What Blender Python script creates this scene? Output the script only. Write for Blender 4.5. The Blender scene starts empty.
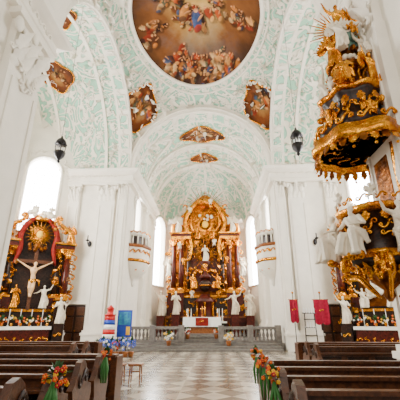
import bpy, math, random
import numpy as np
from mathutils import Matrix, Vector
random.seed(7)
pi=math.pi
sc=bpy.context.scene
def C(r,g,b):
    f=lambda c:(c/255/12.92) if c/255<=.04045 else ((c/255+.055)/1.055)**2.4
    return (f(r),f(g),f(b),1)
# ---------------- materials
def mat(name,col,rough=.6,metal=0,var=.12,scale=4,bump=0,col2=None,emis=0,dist=0,bscale=None,spec=.5):
    m=bpy.data.materials.new(name); m.use_nodes=True; nt=m.node_tree; N=nt.nodes; L=nt.links
    b=N['Principled BSDF']; b.inputs['Roughness'].default_value=rough; b.inputs['Metallic'].default_value=metal; b.inputs['Specular IOR Level'].default_value=spec
    tc=N.new('ShaderNodeTexCoord'); no=N.new('ShaderNodeTexNoise'); no.inputs['Scale'].default_value=scale
    no.inputs['Detail'].default_value=4; no.inputs['Distortion'].default_value=dist
    L.new(tc.outputs['Object'],no.inputs['Vector'])
    r=N.new('ShaderNodeValToRGB'); e=r.color_ramp.elements
    c2=col2 or tuple(min(1,c*(1+var)) for c in col[:3])+(1,)
    c1=tuple(c*(1-var) for c in col[:3])+(1,) if not col2 else col
    e[0].position=.35; e[1].position=.65; e[0].color=c1; e[1].color=c2
    L.new(no.outputs['Fac'],r.inputs['Fac']); L.new(r.outputs['Color'],b.inputs['Base Color'])
    if bump:
        bm=N.new('ShaderNodeBump'); bm.inputs['Strength'].default_value=bump; bm.inputs['Distance'].default_value=.05
        n2=N.new('ShaderNodeTexNoise'); n2.inputs['Scale'].default_value=bscale or scale*3; L.new(tc.outputs['Object'],n2.inputs['Vector'])
        L.new(n2.outputs['Fac'],bm.inputs['Height']); L.new(bm.outputs['Normal'],b.inputs['Normal'])
    return m
WHITE=mat('white_plaster',C(234,227,214),.7,var=.04,scale=1.5,bump=.15)
STUC=mat('stucco_white',C(238,231,217),.6,var=.04,scale=3,bump=.2)
STONE=mat('grey_stone',C(112,106,100),.45,var=.2,scale=6,bump=.1,spec=.3)
GOLD=mat('gold_leaf',C(236,164,36),.27,.92,scale=2.5,bump=.7,col2=C(176,98,14),bscale=9)
DGOLD=mat('aged_gold',C(160,92,20),.36,.8,col2=C(84,44,10),scale=2.5,bump=.7,bscale=8)
RMARB=mat('red_marble',C(92,30,18),.3,col2=C(44,15,10),scale=5,dist=2,spec=.25)
DMARB=mat('dark_marble',C(22,14,11),.3,col2=C(56,34,24),scale=4,dist=2,spec=.25)
OMARB=mat('ochre_marble',C(112,60,26),.35,col2=C(150,90,42),scale=4,dist=2,spec=.3)
WOOD=mat('pew_wood',C(64,36,20),.33,col2=C(94,54,30),scale=9,dist=1.5,bump=.08,spec=.35)
DWOOD=mat('dark_wood',C(34,20,13),.4,col2=C(54,31,20),scale=8,dist=1.5,spec=.3)
STAT=mat('statue_white',C(226,214,192),.4,var=.1,scale=3)
SKIN=mat('statue_flesh',C(220,176,126),.5,var=.08,scale=5)
CLOTH=mat('altar_cloth',C(246,243,236),.8,var=.02,bump=.1)
RED=mat('banner_red',C(138,4,40),.7,var=.15,scale=8,spec=.2)
GREEN=mat('leaf_green',C(34,76,24),.6,var=.3,scale=12)
TEAL=mat('cloud_teal',C(96,130,118),.5,var=.15,scale=5)
F_OR=mat('petal_orange',C(232,92,20),.6); F_YE=mat('petal_yellow',C(246,190,40),.6); F_WH=mat('petal_white',C(244,242,236),.6)
F_RD=mat('petal_red',C(180,24,30),.6); F_BL=mat('petal_blue',C(20,90,210),.6)
BLUE=mat('paint_blue',C(16,60,170),.5); PRED=mat('paint_red',C(196,26,22),.5); PWH=mat('paint_white',C(240,240,240),.5)
DRAPE=mat('red_drapery',C(128,26,16),.6,var=.25,spec=.2)
IRON=mat('iron',C(40,38,40),.4,.7)
RIB=mat('ribbon_green',C(50,110,44),.6)

def filigree():
    m=bpy.data.materials.new('mint_filigree'); m.use_nodes=True; nt=m.node_tree; N=nt.nodes; L=nt.links
    b=N['Principled BSDF']; b.inputs['Roughness'].default_value=.7
    tc=N.new('ShaderNodeTexCoord')
    n1=N.new('ShaderNodeTexNoise'); n1.inputs['Scale'].default_value=.45; n1.inputs['Detail'].default_value=1.5; n1.inputs['Distortion'].default_value=1.4
    L.new(tc.outputs['Object'],n1.inputs['Vector'])
    mu=N.new('ShaderNodeMath'); mu.operation='MULTIPLY'; mu.inputs[1].default_value=8; L.new(n1.outputs['Fac'],mu.inputs[0])
    pp=N.new('ShaderNodeMath'); pp.operation='PINGPONG'; pp.inputs[1].default_value=.5; L.new(mu.outputs[0],pp.inputs[0])
    r=N.new('ShaderNodeValToRGB'); e=r.color_ramp.elements
    e[0].position=.17; e[0].color=(1,1,1,1); e[1].position=.23; e[1].color=(0,0,0,1)
    L.new(pp.outputs[0],r.inputs['Fac'])
    n2=N.new('ShaderNodeTexNoise'); n2.inputs['Scale'].default_value=2.0; n2.inputs['Detail'].default_value=3
    L.new(tc.outputs['Object'],n2.inputs['Vector'])
    r2=N.new('ShaderNodeValToRGB'); r2.color_ramp.elements[0].position=.56; r2.color_ramp.elements[1].position=.6
    L.new(n2.outputs['Fac'],r2.inputs['Fac'])
    mx=N.new('ShaderNodeMath'); mx.operation='MAXIMUM'; L.new(r.outputs['Color'],mx.inputs[0]); L.new(r2.outputs['Color'],mx.inputs[1])
    mix=N.new('ShaderNodeMix'); mix.data_type='RGBA'; L.new(mx.outputs[0],mix.inputs['Factor'])
    mix.inputs[6].default_value=C(154,204,178); mix.inputs[7].default_value=C(238,232,216)
    L.new(mix.outputs[2],b.inputs['Base Color'])
    bm=N.new('ShaderNodeBump'); bm.inputs['Strength'].default_value=1; bm.inputs['Distance'].default_value=.18
    L.new(mx.outputs[0],bm.inputs['Height']); L.new(bm.outputs['Normal'],b.inputs['Normal'])
    return m
MINT=filigree()
def floor_mat():
    m=bpy.data.materials.new('marble_floor'); m.use_nodes=True; nt=m.node_tree; N=nt.nodes; L=nt.links
    b=N['Principled BSDF']; b.inputs['Roughness'].default_value=.2
    tc=N.new('ShaderNodeTexCoord'); mp=N.new('ShaderNodeMapping'); mp.inputs['Rotation'].default_value=(0,0,pi/4)
    L.new(tc.outputs['Object'],mp.inputs['Vector'])
    ch=N.new('ShaderNodeTexChecker'); ch.inputs['Scale'].default_value=1.6; ch.inputs['Color1'].default_value=C(196,188,174); ch.inputs['Color2'].default_value=C(132,124,114)
    L.new(mp.outputs[0],ch.inputs['Vector'])
    ch2=N.new('ShaderNodeTexChecker'); ch2.inputs['Scale'].default_value=.6; ch2.inputs['Color1'].default_value=C(250,246,238); ch2.inputs['Color2'].default_value=C(190,178,164)
    L.new(tc.outputs['Object'],ch2.inputs['Vector'])
    mx=N.new('ShaderNodeMix'); mx.data_type='RGBA'; mx.blend_type='MULTIPLY'; mx.inputs['Factor'].default_value=.65
    L.new(ch.outputs['Color'],mx.inputs[6]); L.new(ch2.outputs['Color'],mx.inputs[7])
    no=N.new('ShaderNodeTexNoise'); no.inputs['Scale'].default_value=2; no.inputs['Detail'].default_value=6; L.new(tc.outputs['Object'],no.inputs['Vector'])
    mx2=N.new('ShaderNodeMix'); mx2.data_type='RGBA'; mx2.blend_type='OVERLAY'; mx2.inputs['Factor'].default_value=.5
    L.new(mx.outputs[2],mx2.inputs[6]); L.new(no.outputs['Fac'],mx2.inputs[7]); L.new(mx2.outputs[2],b.inputs['Base Color'])
    return m
FLOOR=floor_mat()
def glass_mat():
    m=bpy.data.materials.new('window_glass_daylight'); m.use_nodes=True; b=m.node_tree.nodes['Principled BSDF']
    b.inputs['Base Color'].default_value=(.9,.95,1,1); b.inputs['Roughness'].default_value=.3
    b.inputs['Emission Color'].default_value=(.97,.98,1,1); b.inputs['Emission Strength'].default_value=26
    return m
GLASS=glass_mat()
def vcol_mat():
    m=bpy.data.materials.new('fresco_paint'); m.use_nodes=True; nt=m.node_tree; b=nt.nodes['Principled BSDF']; b.inputs['Roughness'].default_value=.8; b.inputs['Specular IOR Level'].default_value=.15
    a=nt.nodes.new('ShaderNodeVertexColor'); a.layer_name='Col'; nt.links.new(a.outputs['Color'],b.inputs['Base Color']); return m
FRES=vcol_mat()

# ---------------- geometry
def A(v): return np.array(v,dtype=float).reshape(-1,3)
class MB:
    def __init__(s): s.v=[];s.f=[];s.m=[];s.sm=[];s.n=0;s.mats=[]
    def add(s,geo,mt,M=None,smooth=True):
        v,f=geo
        if mt not in s.mats: s.mats.append(mt)
        i=s.mats.index(mt)
        if M is not None:
            M=np.array(M); v=v@M[:3,:3].T+M[:3,3]
        s.v.append(v); o=s.n; s.f+= [tuple(a+o for a in t) for t in f]
        s.m+=[i]*len(f); s.sm+=[smooth]*len(f); s.n+=len(v); return s
    def box(s,x0,x1,y0,y1,z0,z1,mt,M=None): return s.add(g_box(x0,x1,y0,y1,z0,z1),mt,M,False)
    def build(s,name,parent=None,M=None,bevel=0):
        me=bpy.data.meshes.new(name); me.from_pydata(np.concatenate(s.v).tolist(),[],s.f)
        for m in s.mats: me.materials.append(m)
        me.polygons.foreach_set('material_index',s.m); me.polygons.foreach_set('use_smooth',s.sm); me.update()
        o=bpy.data.objects.new(name,me); sc.collection.objects.link(o)
        if M is not None: o.matrix_world=M
        if parent: o.parent=parent
        if bevel:
            b=o.modifiers.new('bevel','BEVEL'); b.width=bevel; b.segments=2; b.limit_method='ANGLE'
        return o
def T(loc=(0,0,0),rz=0,s=1,rx=0,ry=0):
    S=Matrix.Diagonal((s,s,s,1)) if not isinstance(s,(tuple,list)) else Matrix.Diagonal((*s,1))
    return Matrix.Translation(loc)@Matrix.Rotation(rz,4,'Z')@Matrix.Rotation(ry,4,'Y')@Matrix.Rotation(rx,4,'X')@S
def empty(name,M=None):
    o=bpy.data.objects.new(name,None); sc.collection.objects.link(o)
    if M is not None: o.matrix_world=M
    return o
def g_box(x0,x1,y0,y1,z0,z1):
    v=[(x,y,z) for z in(z0,z1) for y in(y0,y1) for x in(x0,x1)]
    return A(v),[(0,2,3,1),(4,5,7,6),(0,1,5,4),(2,6,7,3),(0,4,6,2),(1,3,7,5)]
def g_prism(pts,z0,z1):
    n=len(pts); v=[(x,y,z0) for x,y in pts]+[(x,y,z1) for x,y in pts]
    return A(v),[tuple(range(n)),tuple(range(n,2*n))]+[(i,(i+1)%n,(i+1)%n+n,i+n) for i in range(n)]
def g_grid(fn,nu,nv,wrap=False):
    v=[fn(i/nu,j/nv) for i in range(nu+1) for j in range(nv+1)]
    f=[(i*(nv+1)+j,(i+1)*(nv+1)+j,(i+1)*(nv+1)+j+1,i*(nv+1)+j+1) for i in range(nu) for j in range(nv)]
    return A(v),f
def g_lathe(pr,n=24,a0=0,a1=2*pi,lobes=0,amp=0):
    full=abs(a1-a0-2*pi)<1e-6; m=n if full else n+1; v=[]
    for r,z in pr:
        for k in range(m):
            a=a0+(a1-a0)*k/n; rr=r*(1+amp*math.cos(lobes*a)); v.append((rr*math.cos(a),rr*math.sin(a),z))
    f=[]
    for i in range(len(pr)-1):
        for k in range(n):
            k2=(k+1)%m; f.append((i*m+k,i*m+k2,(i+1)*m+k2,(i+1)*m+k))
    if full: f.append(tuple(range(m))[::-1]); f.append(tuple((len(pr)-1)*m+k for k in range(m)))
    return A(v),f
def g_tube(pts,rad,n=8,lobes=0,amp=0,flat=1):
    P=[Vector(p) for p in pts]; N=len(P)
    if not isinstance(rad,(list,tuple)): rad=[rad]*N
    if len(rad)!=N: rad=[rad[0]+(rad[-1]-rad[0])*i/(N-1) for i in range(N)]
    t=[(P[min(i+1,N-1)]-P[max(i-1,0)]).normalized() for i in range(N)]
    u=t[0].orthogonal().normalized(); v=[]
    for i in range(N):
        u=(u-t[i]*u.dot(t[i])).normalized(); w=t[i].cross(u)
        for k in range(n):
            a=2*pi*k/n; r=rad[i]*(1+amp*math.cos(lobes*a)); q=P[i]+u*(r*math.cos(a))+w*(r*math.sin(a)*flat); v.append(tuple(q))
    f=[(i*n+k,i*n+(k+1)%n,(i+1)*n+(k+1)%n,(i+1)*n+k) for i in range(N-1) for k in range(n)]
    f+=[tuple(range(n))[::-1],tuple((N-1)*n+k for k in range(n))]
    return A(v),f
def smoothpts(pts,k=6):
    P=[Vector(p) for p in pts]; o=[]
    for i in range(len(P)-1):
        a=P[max(i-1,0)];b=P[i];c=P[i+1];d=P[min(i+2,len(P)-1)]
        for j in range(k):
            t=j/k; o.append(.5*((2*b)+(c-a)*t+(2*a-5*b+4*c-d)*t*t+(3*b-a-3*c+d)*t**3))
    return o+[P[-1]]
def interp(r,n):
    return [float(x) for x in np.interp(np.linspace(0,1,n),np.linspace(0,1,len(r)),r)]
def g_stube(pts,rad,n=8,lobes=0,amp=0,flat=1):
    p=smoothpts(pts); return g_tube(p,interp(rad,len(p)),n,lobes,amp,flat)
def g_sph(c=(0,0,0),r=(1,1,1),n=12,m=8):
    if not isinstance(r,(tuple,list)): r=(r,r,r)
    pr=[(max(math.sin(pi*i/m),.001),-math.cos(pi*i/m)) for i in range(m+1)]
    v,f=g_lathe(pr,n); return v*np.array(r)+np.array(c),f
def g_poly(pts,y0,y1):
    n=len(pts); v=[(x,y0,z) for x,z in pts]+[(x,y1,z) for x,z in pts]
    f=[tuple(range(n)),tuple(range(2*n-1,n-1,-1))]+[(i,i+n,(i+1)%n+n,(i+1)%n) for i in range(n)]
    return A(v),f
def g_sweep(path,prof):
    n=len(path); P=[Vector(p) for p in path]; v=[]
    for i in range(n):
        d0=(P[i]-P[i-1]).normalized() if i>0 else None; d1=(P[i+1]-P[i]).normalized() if i<n-1 else None
        if d0 is None: d0=d1
        if d1 is None: d1=d0
        n0=Vector((d0.y,-d0.x)); n1=Vector((d1.y,-d1.x)); b=(n0+n1); b=b/max(b.dot(n0),.35) if b.length>.01 else n0
        for o,z in prof: v.append((P[i].x+b.x*o,P[i].y+b.y*o,z))
    m=len(prof)
    f=[(i*m+j,(i+1)*m+j,(i+1)*m+j+1,i*m+j+1) for i in range(n-1) for j in range(m-1)]
    f+=[tuple(range(m)),tuple((n-1)*m+j for j in range(m))[::-1]]
    return A(v),f
def scroll_pts():
    p=[]
    for i in range(12): a=i/11; r=.05+.13*a; th=pi*2.2*(1-a); p.append((-.32+r*math.cos(th),.12-r*math.sin(th)*1 ,0))
    q=[]
    for i in range(8): t=i/7; x=-.14+.5*t; q.append((x,.12+.22*math.sin(pi*t*.9),0))
    e=[]
    for i in range(10): a=i/9; r=.10-.065*a; th=pi*1.9*a; e.append((.34-.1+r*math.cos(-th)+.02,.17-.0+r*math.sin(-th),0))
    return p+q[1:]+e
SCP=scroll_pts(); _n=len(SCP)
SCROLL=g_tube(SCP,[.03+.045*math.sin(pi*i/(_n-1)) for i in range(_n)],5)
def g_leaf(curl=.45):
    def f(u,v):
        w=.3*math.sin(pi*min(1,u*.93+.1))*(1+.25*math.cos(u*22)); s=v*2-1
        return (w*s,-curl*u**2.2-.1*(1-s*s)*math.sin(pi*u),u-.25*curl*u**3)
    return g_grid(f,10,4)
LEAF=g_leaf(); FLEAF=g_leaf(.15)
XZ=Matrix.Rotation(pi/2,4,'X')
def rays(n,r0,r1,seed=0,w=.06):
    rd=random.Random(seed); v=[];f=[]
    for i in range(n):
        a=2*pi*i/n; L=r1*(1 if i%2==0 else .75)*(.9+.15*rd.random()); c,s=math.cos(a),math.sin(a); o=len(v)
        for rr,ww,yy in((r0,w,0),(r0,-w,0),(L,w*.2,0),(L,-w*.2,0)): v.append((c*rr-s*ww,yy,s*rr+c*ww))
        v.append((c*r0,-.06,s*r0)); v.append((c*L,-.02,s*L))
        f+=[(o,o+4,o+5,o+2),(o+4,o+1,o+3,o+5),(o,o+2,o+3,o+1)]
    return A(v),f
def cloud(n,sx,sz,r,seed=0):
    rd=random.Random(seed); V=[];F=[];o=0
    for i in range(n):
        a=rd.random()*2*pi; q=math.sqrt(rd.random()); rr=r*(.6+.7*rd.random())
        v,f=g_sph((q*sx*math.cos(a),-.2*rd.random()-.15*(1-q),q*sz*math.sin(a)),rr,8,6); V.append(v); F+=[tuple(k+o for k in t) for t in f]; o+=len(v)
    return np.concatenate(V),F
def merge(gs):
    V=[];F=[];o=0
    for v,f in gs: V.append(v); F+=[tuple(k+o for k in t) for t in f]; o+=len(v)
    return np.concatenate(V),F
def remesh(geo,vs):
    me=bpy.data.meshes.new('t'); me.from_pydata(geo[0].tolist(),[],geo[1]); o=bpy.data.objects.new('t',me); sc.collection.objects.link(o)
    r=o.modifiers.new('r','REMESH'); r.mode='VOXEL'; r.voxel_size=vs
    s=o.modifiers.new('s','SMOOTH'); s.iterations=2; s.factor=.4
    dg=bpy.context.evaluated_depsgraph_get(); ev=o.evaluated_get(dg); m2=ev.to_mesh()
    v=np.array([tuple(p.co) for p in m2.vertices]).reshape(-1,3); f=[tuple(p.vertices) for p in m2.polygons]
    ev.to_mesh_clear(); bpy.data.objects.remove(o); bpy.data.meshes.remove(me)
    return (v,f) if len(v) else geo
def hand(p,d):
    p=Vector(p); d=Vector(d).normalized(); s=d.orthogonal().normalized(); n=d.cross(s); g=[g_sph(tuple(p+d*.012),(.017,.017,.02),8,6)]
    for k,l in((-1.5,.028),(-.5,.034),(.5,.032),(1.5,.024)):
        b=p+d*.022+s*k*.008; g.append(g_tube([b,b+d*l*.6+n*.004,b+d*l+n*.014],[.005,.0035],5))
    b=p+s*.014; g.append(g_tube([b,b+s*.012+d*.018],[.006,.004],5)); return g
def rings(R,n=28,k=8,tw=3):
    v=[]
    for z,cx,cy,rx,ry,am in R:
        for i in range(n):
            a=2*pi*i/n; q=1+am*(math.sin(k*a+z*tw)+.5*math.sin((k*.5+1)*a-z*6)); v.append((cx+rx*q*math.cos(a),cy+ry*q*math.sin(a),z))
    f=[(i*n+j,i*n+(j+1)%n,(i+1)*n+(j+1)%n,(i+1)*n+j) for i in range(len(R)-1) for j in range(n)]
    f+=[tuple(range(n))[::-1],tuple((len(R)-1)*n+j for j in range(n))]
    return A(v),f
def head(c,r=1,beard=False,tilt=0):
    x,y,z=c; g=[g_sph((x,y,z),(.043*r,.052*r,.064*r)),g_sph((x+tilt,y+.018*r,z+.018*r),(.05*r,.05*r,.056*r)),g_tube([(x,y-.05*r,z+.012*r),(x,y-.066*r,z-.008*r)],[.006*r,.01*r],6),
       g_sph((x,y-.04*r,z-.045*r),(.018*r,.018*r,.016*r),8,6),g_sph((x+.045*r,y,z),(.01*r,.014*r,.018*r),8,6),g_sph((x-.045*r,y,z),(.01*r,.014*r,.018*r),8,6),
       g_tube([(x,y,z-.04*r),(x,y+.01,z-.11*r)],[.032*r,.036*r],8)]
    if beard: g.append(g_sph((x,y-.035*r,z-.075*r),(.03*r,.026*r,.045*r)))
    return g
def arm(s,e,h,r=.036): return [g_tube([s,((Vector(s)+Vector(e))/2),e,((Vector(h)+Vector(e))/2),h],[r,r*1.02,r*.85,r*.7,r*.45],8)]+[g_sph(s,r*1.25,8,6),g_sph(e,r*.9,8,6)]
def stand(pose=0,beard=False,vs=.016):
    R=[(0,0,0,.16,.13,.16),(.1,.005,0,.14,.12,.17),(.25,.015,-.01,.118,.105,.15),(.42,.03,0,.122,.1,.11),(.5,.025,0,.115,.09,.08),(.6,.0,0,.092,.07,.06),(.7,-.012,0,.112,.075,.05),(.785,-.015,0,.12,.06,.02),(.82,-.015,0,.07,.05,0),(.85,-.012,0,.036,.036,0)]
    g=[rings(R)]+head((-.015,-.012,.93),1,beard,.004)
    g.append(g_tube([(-.12,.0,.79),(-.05,-.08,.68),(.07,-.1,.55),(.14,-.04,.45),(.17,.02,.32),(.2,.04,.12)],[.03,.04,.045,.05,.06,.03],10,5,.25))
    g.append(g_tube([(.06,-.1,.28),(.05,-.13,.1),(.05,-.15,.0)],[.05,.04,.035],8)) ; g.append(g_sph((.05,-.17,.015),(.03,.06,.02)))
    sl,sr=(.115,0,.775),(-.14,0,.775)
    P={0:((.2,-.03,.64),(.1,-.15,.66),(-.24,-.04,.86),(-.3,-.08,1.02)),
       1:((.23,-.02,.66),(.33,-.12,.76),(-.2,-.05,.62),(-.06,-.14,.68)),
       2:((.2,-.05,.62),(.03,-.15,.7),(-.2,-.05,.62),(-.04,-.16,.71)),
       3:((.25,.0,.82),(.33,-.02,1.0),(-.26,0,.68),(-.38,-.08,.64))}[pose]
    g+=arm(sl,P[0],P[1])+arm(sr,P[2],P[3])
    out=[remesh(merge(g),vs)]+hand(P[1],Vector(P[1])-Vector(P[0]))+hand(P[3],Vector(P[3])-Vector(P[2]))
    return merge(out)
def wing(side):
    g=[]
    for k in range(7):
        a=.25+.2*k; L=.42-.03*k
        v,f=FLEAF; M=np.array(T((side*(.05+.02*k),.07,.74-.02*k),0,(.22,.3,L),0,side*a)); g.append((v@M[:3,:3].T+M[:3,3],f))
    return g
def angel(pose=3,vs=.018): return merge([stand(pose,False,vs)]+wing(1)+wing(-1))
def sit(pose=0,beard=True,vs=.016):
    R=[(.32,0,.05,.13,.12,.08),(.42,0,.03,.12,.1,.07),(.52,0,.02,.1,.08,.06),(.64,0,.0,.12,.08,.05),(.73,0,0,.13,.065,.02),(.77,0,0,.07,.05,0),(.8,0,0,.036,.036,0)]
    g=[rings(R)]+head((.0,-.03,.88),1.05,beard,.004)
    for s,kn in((1,(.12,-.26,.42)),(-1,(-.1,-.24,.36))):
        g.append(g_tube([(s*.07,.03,.38),kn,],[.095,.075],10)); g.append(g_sph(kn,.078)); ft=(s*.13,-.3+.06*s,.03)
        g.append(g_tube([kn,((Vector(kn)+Vector(ft))/2),ft],[.075,.07,.075],12,6,.18)); g.append(g_sph((ft[0],ft[1]-.05,.02),(.03,.06,.022)))
    g.append(rings([(.0,.0,-.12,.19,.16,.14),(.18,0,-.1,.17,.15,.16),(.36,0,-.06,.17,.14,.12),(.42,0,0,.12,.1,.05)]))
    g.append(g_tube([(-.13,.0,.74),(-.05,-.09,.62),(.09,-.1,.5),(.2,-.06,.4),(.24,0,.2)],[.035,.045,.05,.06,.04],10,5,.25))
    P={0:((.24,-.04,.6),(.22,-.2,.56),(-.26,-.04,.76),(-.36,-.12,.9)),1:((.24,-.03,.58),(.1,-.2,.56),(-.24,-.03,.58),(-.16,-.24,.5))}[pose]
    g+=arm((.13,0,.72),P[0],P[1],.042)+arm((-.13,0,.72),P[2],P[3],.042)
    return merge([remesh(merge(g),vs)]+hand(P[1],Vector(P[1])-Vector(P[0]))+hand(P[3],Vector(P[3])-Vector(P[2])))
def putto():
    g=[g_sph((0,0,.45),(.12,.1,.15)),g_sph((0,-.01,.32),(.11,.1,.1))]+head((0,-.03,.75),1.75)
    g+=arm((.11,0,.56),(.24,-.04,.58),(.32,-.1,.72),.045)+arm((-.11,0,.56),(-.2,-.08,.48),(-.2,-.2,.56),.045)
    for s in(1,-1): g.append(g_tube([(s*.06,0,.28),(s*.12,-.18,.22+.05*s),(s*.12,-.14,.02)],[.07,.06,.035],8)); g.append(g_sph((s*.12,-.18,.01),(.03,.055,.025),8,6))
    b=remesh(merge(g),.026)
    W=[]
    for s in(1,-1):
        for k in range(4):
            M=np.array(T((s*.05,.09,.52),0,(.3,.3,.36-.04*k),0,s*(.5+.3*k))); W.append((FLEAF[0]@M[:3,:3].T+M[:3,3],FLEAF[1]))
    return merge([b]+W)
def crucified():
    g=[rings([(.36,0,0,.06,.05,0),(.45,.01,0,.07,.05,0),(.55,0,-.01,.055,.04,0),(.65,0,-.02,.085,.055,0),(.72,0,0,.1,.045,0),(.76,0,0,.04,.035,0)])]+head((.02,-.05,.83),.95,True)
    for s in(1,-1):
        g+=[g_tube([(s*.09,0,.72),(s*.24,0,.8),(s*.4,.0,.9)],[.034,.026,.016],8)]
        g+=[g_tube([(s*.04,0,.38),(s*.045,-.07,.2),(s*.02,-.02,.02)],[.052,.04,.022],8),g_sph((s*.02,-.05,0),(.02,.03,.04),8,6)]
    b=remesh(merge(g),.016); cl=rings([(.33,0,0,.085,.07,.1),(.4,.0,0,.085,.065,.12),(.44,.01,0,.075,.06,.06)])
    cl2=g_tube([(.08,0,.42),(.16,0,.4),(.18,0,.26)],[.02,.03,.012],8,4,.3)
    return b,merge([cl,cl2]),merge(hand((.4,0,.9),(.3,0,.2))+hand((-.4,0,.9),(-.3,0,.2)))
S0=stand(0,True); S1=stand(1,False); S2=stand(2,True); S3=stand(3,False); ANG=angel(3); ANG1=angel(0)
SE0=sit(0); SE1=sit(1); PUT=putto(); CHR=crucified()

def capital(mb,M,w,h,d,m1,m2):
    mb.add(g_box(-w*.47,w*.47,-d*.8,.02,-.05,h*.88),m1,M,False)
    mb.add(g_box(-w*.6,w*.6,-d*1.35,.02,h*.88,h),m1,M,False)
    for row,(n,z,s) in enumerate(((4,0,.42),(3,h*.3,.45))):
        for i in range(n):
            x=(i-(n-1)/2)*w*.95/n
            mb.add(LEAF,m2,M@T((x,-d*.8,z),0,(w*.45,h*.5,h*s)))
    for s in(1,-1):
        mb.add(SCROLL,m2,M@T((s*w*.36,-d*1.05,h*.62),0,(s*w*.6,h*.5,w*.5),)@XZ)
        mb.add(g_sph((s*w*.5,-d*1.1,h*.72),(w*.11,d*.4,h*.14),10,8),m2,M)
    mb.add(g_sph((0,-d*1.2,h*.85),(w*.1,d*.3,h*.12),8,6),m2,M)
def pilaster(mb,x,y,rz,w,z0,z1,d=.25,capH=1.2,m1=None,m2=None):
    m1=m1 or WHITE; m2=m2 or STUC
    M=T((x,y,0),rz)
    mb.add(g_box(-w/2,w/2,-d,.02,z0,z1-capH),m1,M,False)
    for k,(e,h0,h1) in enumerate(((.1,0,.9),(.16,.9,1.05),(.08,1.05,1.2))): mb.add(g_box(-w/2-e,w/2+e,-d-e,.02,z0+h0,z0+h1),m1,M,False)
    for s in(-1,1): mb.add(g_box(s*w*.36-.03,s*w*.36+.03,-d-.05,0,z0+1.5,z1-capH-.35),m1,M,False)
    capital(mb,M@Matrix.Translation((0,0,z1-capH)),w,capH,d,m1,m2)
def column(mb,x,y,z0,z1,r,ms,mg,M=None):
    M=M or Matrix(); M=M@Matrix.Translation((x,y,0)); H=z1-z0; cz=z1-r*2.6
    mb.add(g_box(-r*1.5,r*1.5,-r*1.5,r*1.5,z0,z0+r*.5),mg,M,False)
    mb.add(g_lathe([(r*1.4,z0+r*.5),(r*1.45,z0+r*.7),(r*1.15,z0+r*.85),(r*1.25,z0+r*1.05),(r*1.02,z0+r*1.2)],16),mg,M)
    mb.add(g_lathe([(r,z0+r*1.2),(r*1.03,z0+H*.35),(r*.85,cz)],20),ms,M)
    mb.add(g_lathe([(r*.85,cz),(r*1.0,cz+.05*r),(r*.9,cz+r*.3),(r*1.0,cz+r*1.6),(r*1.4,z1-r*.35)],16),mg,M)
    for k in range(8):
        a=k*pi/4; mb.add(LEAF,mg,M@T((r*.85*math.sin(a),-r*.85*math.cos(a),cz),a,(r*1.1,r*1.2,r*1.3)))
        if k%2: mb.add(g_sph((r*1.35*math.sin(a),-r*1.35*math.cos(a),z1-r*.65),r*.38,8,6),mg,M)
    mb.add(g_box(-r*1.5,r*1.5,-r*1.5,r*1.5,z1-r*.35,z1),mg,M,False)
def bouquet(mb,c,r,ms,n=26,seed=1,leaf=16):
    rd=random.Random(seed)
    for i in range(leaf):
        a=rd.random()*2*pi; e=rd.uniform(-.6,1.2); mb.add(LEAF,GREEN,T(c,a,(r*.9,r*.6,r*1.35),e+.3))
    for i in range(n):
        d=Vector((rd.gauss(0,1),rd.gauss(0,1),rd.gauss(.3,.8))).normalized()*r*rd.uniform(.55,1); p=Vector(c)+d; m=rd.choice(ms); s=r*.2
        for k in range(5):
            a=k*2*pi/5; mb.add(g_sph((p.x+s*.6*math.cos(a),p.y-.3*s,p.z+s*.6*math.sin(a)),(s*.5,s*.35,s*.5),6,4),m)
        mb.add(g_sph((p.x,p.y-.5*s,p.z),s*.3,6,4),F_YE)
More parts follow.
